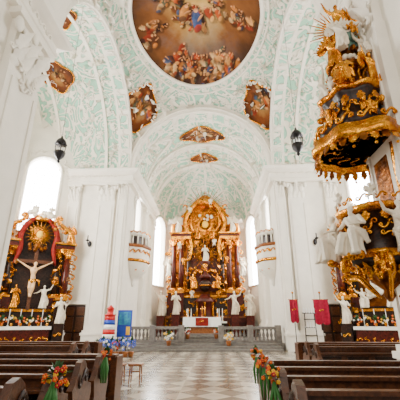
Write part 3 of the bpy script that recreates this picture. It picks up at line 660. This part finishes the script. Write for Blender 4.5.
# ============== SIDE ALTARS
def side_altar(name,M,variant):
    E=empty(name,M); h=MB()
    h.box(-2.3,2.3,-.5,.5,0,.2,STONE); h.box(-2.1,2.1,-.3,.5,.2,2.3,DMARB); h.box(-2.2,2.2,-.4,.5,2.3,2.45,GOLD)
    h.box(-1.35,1.35,-1.2,-.2,0,1.35,RMARB); h.box(-1.45,1.45,-1.3,-.2,1.35,1.45,CLOTH); h.add(g_grid(lambda u,v_:(-1.45+2.9*u,-1.31-.02*math.sin(u*50),1.45-.18*v_),40,2),CLOTH)
    for x in(-1.85,1.85): h.box(x-.32,x+.32,-.65,.3,1.6,3.0,DMARB); h.box(x-.38,x+.38,-.72,.3,3.0,3.15,GOLD)
    for x in(-1.3,1.3): h.box(x-.26,x+.26,-.4,.3,2.3,3.15,RMARB)
    for x in(-1.95,1.95): column(h,x,-.35,3.15,6.3,.23,RMARB,GOLD)
    for x in(-1.4,1.4): column(h,x,-.1,3.15,6.3,.21,DMARB,GOLD)
    h.add(g_poly([(-2.2,2.4),(2.2,2.4),(2.2,6.4),(1.5,6.4)]+[(1.5*math.cos(pi*i/12),6.4+1.9*math.sin(pi*i/12)) for i in range(1,12)]+[(-1.5,6.4),(-2.2,6.4)],.2,.45),DMARB,None,False)
    h.add(g_poly([(-1.0,2.6),(1.0,2.6),(1.0,5.6)]+[(1.0*math.cos(pi*i/12),5.6+.8*math.sin(pi*i/12)) for i in range(1,12)]+[(-1.0,5.6)],.12,.2),DGOLD if variant else DMARB,None,False)
    for s in(-1,1):
        h.box(min(s*1.1,s*2.3),max(s*1.1,s*2.3),-.6,.4,6.3,6.5,RMARB); h.box(min(s*1.0,s*2.4),max(s*1.0,s*2.4),-.72,.4,6.6,6.72,GOLD); h.box(min(s*1.1,s*2.3),max(s*1.1,s*2.3),-.55,.4,6.5,6.6,DMARB)
        h.add(g_stube([(s*2.2,-.3,6.75),(s*2.0,-.3,7.4),(s*1.4,-.3,7.9),(s*.9,-.3,8.3),(s*1.1,-.3,8.6),(s*1.25,-.3,8.4)],[.18,.16,.13,.1,.07,.04],10),GOLD)
        h.add(g_stube([(0,-.3,8.5),(s*.7,-.4,8.0),(s*1.1,-.4,7.1),(s*1.0,-.4,6.2),(s*1.2,-.4,5.2)],[.08,.15,.16,.15,.06],14,5,.3),DRAPE if variant==0 else RMARB)
    h.add(g_lathe([(.6,8.1),(.65,8.25),(.4,8.6),(.1,8.8)],14),GOLD)
    h.build('altar_architecture',E)
    g=MB(); g.add(rays(40,.22,.95,2,.04),GOLD,T((0,-.5,7.15))); g.add(g_sph((0,-.55,7.15),(.2,.1,.24)),F_YE)
    g.add(cloud(16,.8,.3,.17,2),STAT,T((0,-.3,8.65))); g.add(cloud(12,.7,.2,.13,3),DGOLD,T((0,-.4,6.3)))
    r=random.Random(variant+5)
    for i in range(200):
        z=r.uniform(1.6,8.4); w=2.2 if z<6.8 else 2.2-(z-6.8)*.7; g.add(SCROLL if r.random()<.6 else LEAF,r.choice((GOLD,DGOLD,GOLD)),T((r.choice((-1,1))*w*r.uniform(.5,1),r.uniform(-.6,-.2),z),0,r.uniform(.22,.48),0,r.uniform(0,6))@(XZ if r.random()<.6 else Matrix()))
    for i in range(8): g.add(SCROLL,GOLD,T((-1.2+i*.34,-1.23,.7),0,.4,0,i)@XZ)
    for s in(-1,1): 
        for k in range(5): g.add(SCROLL,GOLD,T((s*2.25,-.2,3.3+k*.65),0,.75,0,s*1.3)@XZ)
    g.build('gilded_ornament',E)
    q=MB()
    if variant==0:
        q.box(-.1,.1,-.56,-.44,2.4,6.3,WOOD); q.box(-1.05,1.05,-.56,-.44,5.25,5.45,WOOD)
        for gg,m in zip(CHR,(SKIN,GOLD,SKIN)): q.add(gg,m,T((0,-.7,3.2),0,2.35))
        P(q,S2,-.8,-.6,2.5,1.4,.3,GOLD); P(q,S3,.8,-.6,2.5,1.4,-.3,STAT)
    else:
        P(q,S1,0,-.5,3.6,2.0,0,STAT); q.add(cloud(12,.6,.3,.2,7),STAT,T((0,-.3,3.4))); P(q,SE0,-.8,-.5,2.5,1.2,.3,STAT); P(q,SE1,.8,-.5,2.5,1.2,-.3,STAT)
    P(q,S0,-1.85,-.95,1.6,1.6,.3,STAT); P(q,S1,1.85,-.95,1.6,1.6,-.3,STAT)
    for x in(-1.85,1.85): q.box(x-.3,x+.3,-1.2,-.6,0,1.6,DMARB); q.add(SCROLL,GOLD,T((x,-1.22,.9),0,.5)@XZ)
    for x,z in((-1.1,7.9),(1.1,7.9),(-.5,8.5),(.5,8.5)): P(q,PUT,x,-.5,z,.75,0,STAT if z>8 else GOLD)
    P(q,ANG,-1.9,-.3,6.72,1.2,.3,GOLD); P(q,ANG1,1.9,-.3,6.72,1.2,-.3,GOLD)
    q.build('statues',E)
    f=MB()
    for i in range(6):
        x=-1.2+i*.48; f.add(g_lathe([(.05,0),(.08,.15),(.06,.2)],8),GOLD,T((x,-1.05,1.45)))
        bouquet(f,(x,-1.05,1.8),.26,[F_WH,F_YE] if i%2 else [F_WH,F_OR],10,i,16)
    for x in(-.9,-.3,.3,.9): f.add(g_lathe([(.07,1.45),(.02,1.55),(.03,1.8),(.02,1.9),(.02,2.4),(.002,2.44)],8),PWH,T((x,-.7,0)))
    f.build('altar_flowers_and_candles',E)
side_altar('side_altar',T((-10.85,21.5,0),math.radians(30)),0)
side_altar('side_altar',T((10.85,21.5,0),math.radians(-30)),1)
# ============== PULPIT
PU=empty('pulpit',T((4.9,8.0,.28),0,.84))
h=MB()
h.add(g_lathe([(.05,2.2),(.15,2.35),(.12,2.5),(.35,2.7),(.55,3.0),(.6,3.1)],32,lobes=8,amp=.08),DGOLD)
h.add(g_lathe([(.6,3.1),(.95,3.3),(1.02,3.5),(.88,3.7),(.85,4.5)],36,lobes=6,amp=.04),DMARB)
h.add(g_lathe([(.85,4.5),(1.02,4.55),(1.08,4.7),(.97,4.75),(.92,4.65)],36,lobes=6,amp=.04),GOLD)
h.add(g_lathe([(1.0,3.28),(1.1,3.36),(1.06,3.46)],36,lobes=6,amp=.04),GOLD)
h.box(.5,.72,-.6,.6,3.0,6.8,RMARB); h.box(.45,.51,-.4,.4,4.7,6.4,DGOLD)
h.add(g_lathe([(.15,6.85),(.9,6.9),(1.3,6.8)],40,lobes=8,amp=.05),DMARB)
h.add(g_lathe([(1.3,6.8),(1.36,6.6),(1.48,6.6),(1.5,6.8),(1.38,6.9),(1.42,7.05),(1.25,7.15)],48,lobes=8,amp=.06),GOLD)
h.add(g_lathe([(1.2,7.1),(1.1,7.5),(.85,7.8),(.8,8.2),(.95,8.4),(1.0,8.55)],36,lobes=8,amp=.08),DMARB)
h.add(g_lathe([(1.0,8.5),(1.06,8.65),(.85,8.8),(.55,9.0),(.45,9.5),(.55,9.7)],36,lobes=8,amp=.08),RMARB)
h.add(g_lathe([(1.0,8.48),(1.12,8.56),(1.04,8.66)],36,lobes=8,amp=.08),GOLD)
h.add(g_lathe([(.55,9.65),(.68,9.75),(.5,9.95),(.35,10.4),(.3,10.9)],20),DGOLD)
h.build('pulpit_structure',PU)
g=MB()
for k in range(32):
    a=2*pi*k/32; g.add(LEAF,GOLD if k%2 else DGOLD,T((1.42*math.cos(a),1.42*math.sin(a),6.65),a+pi/2,(.36,.25,-.36)))
    if k%2: g.add(g_sph((1.44*math.cos(a),1.44*math.sin(a),6.26),.045,8,6),GOLD)
for k in range(14):
    a=2*pi*k/14
    g.add(SCROLL,GOLD,T((1.05*math.cos(a),1.05*math.sin(a),7.6),a,.85,0,-.6)@XZ); g.add(SCROLL,GOLD,T((1.36*math.cos(a),1.36*math.sin(a),7.2),a+pi/2,.6)@XZ)
    g.add(SCROLL,GOLD,T((.93*math.cos(a),.93*math.sin(a),4.2),a+pi/2,.5,0,.3*k)@XZ); g.add(SCROLL,GOLD,T((.95*math.cos(a),.95*math.sin(a),3.8),a+pi/2,.4,0,1.3*k)@XZ); g.add(SCROLL,GOLD,T((.65*math.cos(a),.65*math.sin(a),9.2),a,.8,0,-.8)@XZ)
    g.add(LEAF,GOLD,T((.6*math.cos(a),.6*math.sin(a),2.75),a+pi/2,(.4,.5,.55))); g.add(SCROLL,DGOLD,T((.42*math.cos(a),.42*math.sin(a),10.2),a,.8,0,-.9)@XZ)
    g.add(LEAF,GOLD,T((.98*math.cos(a),.98*math.sin(a),8.3),a+pi/2,(.4,.3,-.45))); g.add(SCROLL,GOLD,T((.9*math.cos(a),.9*math.sin(a),8.0),a+pi/2,.5,0,k)@XZ)
    g.add(SCROLL,GOLD,T((.9*math.cos(a),.9*math.sin(a),6.83),a,.6)); g.add(SCROLL,GOLD,T((1.0*math.cos(a),1.0*math.sin(a),4.85),a+pi/2,.4)@XZ)
    g.add(SCROLL,GOLD,T((.5*math.cos(a),.5*math.sin(a),2.95),a,.6,0,.6)@XZ); g.add(LEAF,GOLD,T((1.02*math.cos(a),1.02*math.sin(a),4.5),a+pi/2,(.35,.3,-.35)))
for a in(2.2,3.3,4.4,5.4):
    c,s_=math.cos(a),math.sin(a)
    g.add(g_stube([(.95*c,.95*s_,3.4),(1.2*c,1.2*s_,3.2),(1.15*c,1.15*s_,2.9),(.8*c,.8*s_,2.85),(.55*c,.55*s_,2.6),(.25*c,.25*s_,2.3)],[.06,.08,.07,.06,.06,.04],10),GOLD)
for s in(-1,1): g.add(g_stube([(.55,s*.6,3.2),(.55,s*.75,4.8),(.55,s*.62,5.6),(.55,s*.8,6.6)],[.08,.12,.08,.14],10),GOLD)
g.add(rays(36,.3,1.2,8,.05),GOLD,T((-.1,-.1,11.5))); g.add(cloud(12,.45,.3,.14,5),TEAL,T((0,-.2,10.8))); g.add(cloud(8,.5,.2,.12,8),STAT,T((0,-.3,9.9)))
g.build('gilded_ornament',PU)
q=MB()
for i,(a,geo) in enumerate(((2.9,SE0),(3.75,SE1),(4.75,SE0),(1.8,SE1),(5.6,SE1))):
    q.add(geo,STAT,T((1.15*math.cos(a),1.15*math.sin(a),3.3),a+pi/2,1.45)); q.add(cloud(6,.25,.1,.1,i),GOLD,T((1.2*math.cos(a),1.2*math.sin(a),3.3),a+pi/2))
for a in(3.3,4.25,5.2): q.add(PUT,GOLD,T((1.1*math.cos(a),1.1*math.sin(a),2.7),a+pi/2,.75)); q.add(PUT,STAT,T((1.05*math.cos(a),1.05*math.sin(a),4.75),a+pi/2,.6))
for i,(a,geo,m) in enumerate(((3.0,ANG,STAT),(4.1,SE1,GOLD),(5.1,ANG1,GOLD),(2.0,SE0,GOLD),(3.6,PUT,STAT))):
    q.add(geo,m,T((.9*math.cos(a),.9*math.sin(a),8.6),a+pi/2,1.25 if geo is not PUT else .8))
q.add(S0,GOLD,T((-.1,-.2,11.1),-.2,1.6)); q.add(ANG,GOLD,T((-.6,-.35,9.7),-.6,1.3)); q.add(SE0,STAT,T((.4,-.5,9.8),.2,1.2)); q.add(ANG1,GOLD,T((.5,-.2,10.9),.3,1.3)); q.add(ANG1,STAT,T((-.35,-.6,10.3),-.3,1.2))
for a,z in((3.6,7.2),(4.6,7.2),(2.6,7.2),(5.4,7.2),(3.5,10.6),(4.8,10.7)): q.add(PUT,STAT if z<7 else GOLD,T((1.2*math.cos(a)*(.6 if z>9 else 1),1.2*math.sin(a)*(.6 if z>9 else 1),z),a+pi/2,.7))
q.build('statues',PU)
# ============== balconies in the chancel
for s in(-1,1):
    b=MB(); M=T((s*5.38,25.9,0))
    a0,a1=(-pi/2,pi/2) if s<0 else (pi/2,3*pi/2)
    sc_=Matrix.Diagonal((1.15,1.6,1,1))
    b.add(g_lathe([(.05,4.2),(.2,4.4),(.15,4.6),(.5,4.9),(.9,5.5),(1.0,5.9)],24,a0,a1),STUC,M@sc_)
    b.add(g_lathe([(1.0,5.9),(1.1,5.95),(1.1,6.1),(.98,6.15)],24,a0,a1,8,.03),GOLD,M@sc_)
    b.add(g_lathe([(.98,6.15),(1.0,7.0)],24,a0,a1,8,.03),WHITE,M@sc_); b.add(g_lathe([(1.0,7.0),(1.12,7.05),(1.12,7.2),(.9,7.2)],24,a0,a1,8,.03),OMARB,M@sc_)
    b.add(g_lathe([(.8,7.9),(.95,7.95),(1.0,8.15),(.6,8.4),(.05,8.6)],24,a0,a1),STUC,M@sc_)
    b.add(g_lathe([(.7,7.2),(.7,7.95)],24,a0,a1),DMARB,M@sc_)
    for k in range(9):
        a=a0+(a1-a0)*(k+.5)/9; x,y=1.17*math.cos(a),1.62*math.sin(a)
        b.add(SCROLL,GOLD,M@T((x*1.0,y*1.0,6.6),a+pi/2,.6)@XZ); b.add(LEAF,GOLD if k%2 else STUC,M@T((x*.8,y*.8,5.3),a+pi/2,(.5,.4,.6))); b.add(SCROLL,GOLD,M@T((x,y,8.1),a+pi/2,.45)@XZ)
        b.add(g_tube([(x*.9,y*.9,7.2),(x*.88,y*.88,7.95)],.06,6),STUC,M); b.add(g_sph((x*1.03,y*1.03,6.02),.07,8,6),GOLD,M)
    b.build('oratory_balcony')
# ============== lamps
def lantern(x,y,z,zt,k=1):
    b=MB(); M=T((x,y,z),0,k)
    b.add(g_lathe([(.02,0),(.08,.08),(.05,.15),(.22,.35),(.26,.55),(.2,.6)],12),IRON,M)
    for j in range(6):
        a=j*pi/3; b.add(g_tube([(.22*math.cos(a),.22*math.sin(a),.5),(.26*math.cos(a),.26*math.sin(a),.9),(.14*math.cos(a),.14*math.sin(a),1.2)],.02,5),IRON,M)
        b.add(g_lathe([(.03,.6),(.03,.8),(.004,.84)],6),PWH,M@T((.12*math.cos(a),.12*math.sin(a),0)))
    b.add(g_lathe([(.28,.95),(.2,1.15),(.06,1.3),(.03,1.4)],12),IRON,M); b.add(g_tube([(x,y,z+1.35*k),(x,y,zt)],.009,5),IRON); b.build('hanging_lantern')
lantern(-5.75,12.7,8.15,17.6,.95); lantern(5.2,15.0,9.45,19.2,1.15)
for s in(-1,1):
    b=MB(); b.add(g_tube([(s*7.9,22.98,6.9),(s*7.9,22.6,6.8),(s*7.9,22.5,7.0)],.03,6),IRON); b.add(g_lathe([(.05,0),(.14,.05),(.12,.1),(.04,.12),(.04,.4),(.005,.45)],10),IRON,T((s*7.9,22.5,7.0))); b.add(g_sph((s*7.9,22.93,6.9),(.14,.05,.22)),IRON); b.build('wall_sconce')
# ============== banners, candle stand
def banner(x,y,w,z0,z1):
    b=MB(); b.add(g_tube([(x,y,0),(x,y,z1+.35)],.025,6),DWOOD); b.add(g_sph((x,y,z1+.42),.07,8,6),GOLD); b.add(g_tube([(x-w/2-.05,y,z1),(x+w/2+.05,y,z1)],.02,6),GOLD); b.add(g_lathe([(.2,0),(.2,.05),(.05,.1)],12),IRON,T((x,y,0)))
    b.add(g_grid(lambda u,v_:(x-w/2+w*u,y-.05+.03*math.sin(u*12),z1-(z1-z0)*v_-(.12*abs(math.sin(u*2*pi)) if v_==1 else 0)),24,6),RED)
    b.add(SCROLL,GOLD,T((x,y-.1,(z0+z1)/2),0,.3)@XZ); b.build('processional_banner')
banner(5.75,21.7,.5,1.75,3.0); banner(7.4,21.7,.9,1.65,3.0)
b=MB(); x,y=6.55,21.3
for dx in(-.35,.35): b.add(g_tube([(x+dx,y,0),(x+dx*.8,y,2.2)],.03,6),IRON)
for z in(.5,.95,1.4,1.85): b.add(g_tube([(x-.35,y,z),(x+.35,y,z)],.025,6),IRON); 
for z in(1.4,2.2):
    for k in range(5): b.add(g_lathe([(.05,0),(.02,.05),(.025,.25),(.003,.3)],6),PWH,T((x-.3+.15*k,y,z)))
b.add(g_tube([(x-.4,y,2.2),(x+.4,y,2.2)],.03,6),IRON); b.build('candle_stand')
# ============== lighthouse model + poster + blue flowers
b=MB(); x,y=-5.05,19.9
b.add(g_lathe([(.45,0),(.45,.5),(.42,.55)],16),STONE,T((x,y,0)))
zs=[.55,.8,1.05,1.3,1.55,1.8,2.05]
for i in range(6): r0=.38-.1*i/6;r1=.38-.1*(i+1)/6; b.add(g_lathe([(r0,zs[i]),(r1,zs[i+1])],18),(BLUE,PWH,PRED,PWH,BLUE,PRED)[i],T((x,y,0)))
b.add(g_lathe([(.34,2.05),(.34,2.1),(.18,2.12),(.18,2.38),(.24,2.39),(.02,2.62)],14),PRED,T((x,y,0))); b.build('model_lighthouse')
b=MB(); x=-4.3; y=20.3
b.box(x-.42,x+.42,y,y+.05,.9,2.35,BLUE); b.box(x-.34,x+.34,y-.01,y,1.55,2.25,mat('poster_teal',C(50,160,180),.6,col2=C(20,90,160),scale=4)); b.box(x-.3,x+.1,y-.015,y,1.0,1.45,BLUE); b.box(x+.12,x+.34,y-.015,y,1.0,1.45,F_YE)
for dx in(-.35,.35): b.add(g_tube([(x+dx,y+.08,0),(x+dx,y+.03,2.3)],.025,6),DWOOD)
b.add(g_tube([(x,y+.7,0),(x,y+.05,2.2)],.025,6),DWOOD); b.build('poster_display_board')
b=MB()
for i in range(8): 
    xx=-5.2+i*.25; b.add(g_lathe([(.12,0),(.16,.25),(.15,.27)],10),OMARB,T((xx,18.6+.15*(i%2),0))); bouquet(b,(xx,18.6+.15*(i%2),.55+.12*(i%2)),.3,[F_BL,F_BL,F_BL,F_WH] if i%4 else [F_RD,F_BL],22,i,8)
b.build('potted_flowers')
# ============== pews
def pew(x0,x1,y,h=1.0):
    b=MB()
    b.box(x0,x1,y,y+.05,.12,h-.04,WOOD); b.box(x0,x1,y-.05,y+.1,h-.05,h,WOOD)
    b.box(x0,x1,y-.25,y+.0,h-.2,h-.165,WOOD); b.box(x0,x1,y+.05,y+.45,.42,.46,WOOD); b.box(x0,x1,y-.38,y-.2,.14,.2,DWOOD)
    n=max(2,int((x1-x0)/.8))
    for i in range(n):
        a=x0+(x1-x0)*(i+.12)/n; c=x0+(x1-x0)*(i+.88)/n; b.box(a,c,y-.02,y,.25,h-.28,DWOOD)
    prof=[(-.4,0),(.5,0),(.5,.12),(.42,.3),(.5,.52),(.46,.68),(.3,.72),(.2,.85),(.14,h+.02),(.02,h+.1),(-.12,h+.06),(-.2,h-.1),(-.3,h-.25),(-.38,h-.32),(-.3,.4),(-.4,.15)]
    for x in(x0,x1):
        b.add(g_poly(prof,-.05,.05),WOOD,Matrix.Translation((x,y,0))@Matrix.Rotation(pi/2,4,'Z'),False)
        for sgn in(-1,1): b.add(SCROLL,DWOOD,Matrix.Translation((x+sgn*.055,y+.05,.72))@Matrix.Rotation(pi/2,4,'Z')@XZ@Matrix.Diagonal((.45,.6,.4,1)))
    b.build('pew',bevel=.012)
def parapet(x0,x1,y,h=.95):
    b=MB(); b.box(x0,x1,y,y+.08,.0,h,WOOD); b.box(x0-.05,x1+.05,y-.12,y+.18,h,h+.06,WOOD); b.box(x0-.03,x1+.03,y-.04,y+.12,0,.14,DWOOD)
    n=max(2,round((x1-x0)/.9))
    for i in range(n):
        a=x0+(x1-x0)*(i+.1)/n; c=x0+(x1-x0)*(i+.9)/n; b.box(a,c,y-.03,y,.25,h-.15,DWOOD); b.box(a+.1,c-.1,y-.05,y,.35,h-.25,WOOD)
    for x in(x0,x1): b.box(x-.07,x+.07,y-.05,y+.5,0,h+.02,WOOD)
    b.build('pew_front_screen',bevel=.012)
for y in(4.2,5.2,6.2,7.2): pew(-4.9,-1.35,y); pew(1.85,4.9,y)
parapet(-4.9,-1.35,8.25)
for y in(11.2,12.3): pew(-7.8,-3.5,y); pew(4.0,8.0,y)
parapet(-7.8,-3.5,13.4); parapet(4.0,8.0,13.4)
for i,(x,y,z,r) in enumerate(((-1.2,4.95,1.0,.18),(-1.22,7.2,1.1,.13),(1.72,7.1,1.12,.13),(1.72,6.1,1.05,.13),(1.72,5.1,1.0,.14))):
    b=MB(); bouquet(b,(x,y,z),r,[F_OR,F_YE,F_OR,F_RD],22,i,14)
    for k in range(3): b.add(g_tube([(x,y-.05,z-.05),(x+.06*(k-1),y-.1,z-.25),(x+.04*(k-1),y-.08,z-.5)],[.02,.025,.012],6,2,.5),RIB)
    b.build('pew_end_bouquet')
for (x,y) in((-1.95,10.9),(-1.45,11.0)):
    b=MB(); b.box(x-.2,x+.2,y-.18,y+.18,.48,.53,OMARB)
    for dx in(-.16,.16):
        for dy in(-.14,.14): b.add(g_tube([(x+dx,y+dy,0),(x+dx*.9,y+dy*.9,.49)],[.018,.024],6),OMARB)
    for dx in(-.15,.15): b.box(x+dx-.012,x+dx+.012,y-.13,y+.13,.2,.23,OMARB)
    b.box(x-.14,x+.14,y-.012,y+.012,.3,.33,OMARB); b.build('wooden_stool')
# ============== light
w=bpy.data.worlds.new('w'); sc.world=w; w.use_nodes=True; bg=w.node_tree.nodes['Background']; bg.inputs[0].default_value=(1,.95,.87,1); bg.inputs[1].default_value=.6
def area(loc,tgt,sx,sy,e,col=(1,.98,.95)):
    l=bpy.data.lights.new('daylight_or_fill','AREA'); l.shape='RECTANGLE'; l.size=sx; l.size_y=sy; l.energy=e; l.color=col
    o=bpy.data.objects.new('daylight_or_fill',l); sc.collection.objects.link(o); o.location=loc; o.rotation_euler=(Vector(tgt)-Vector(loc)).to_track_quat('-Z','Y').to_euler()
for s in(-1,1):
    area((s*12.4,15,8.5),(0,18,11),3,6,1600 if s<0 else 700,(1,.96,.88)); area((s*4.6,26.2,10.2),(-s*3,27,8),1.2,2,200,(1,.95,.88)); area((s*4.1,33.5,9),(-s*1,32,9),1.4,5,380,(1,.95,.86))
area((0,-2,9),(0,20,10),10,8,700,(1,.92,.8))  # added frontal fill from behind the camera
area((0,27,11.5),(0,35.5,7.5),5,2,330,(1,.9,.74))  # added warm spot to brighten the high altar, no real source there
# ============== camera
cam=bpy.data.cameras.new('camera'); cam.lens=30; cam.sensor_width=36; cam.clip_end=200
co=bpy.data.objects.new('camera',cam); sc.collection.objects.link(co); co.location=(.95,0,1.7); co.rotation_euler=(math.radians(90+20.1),0,math.radians(2.5)); sc.camera=co
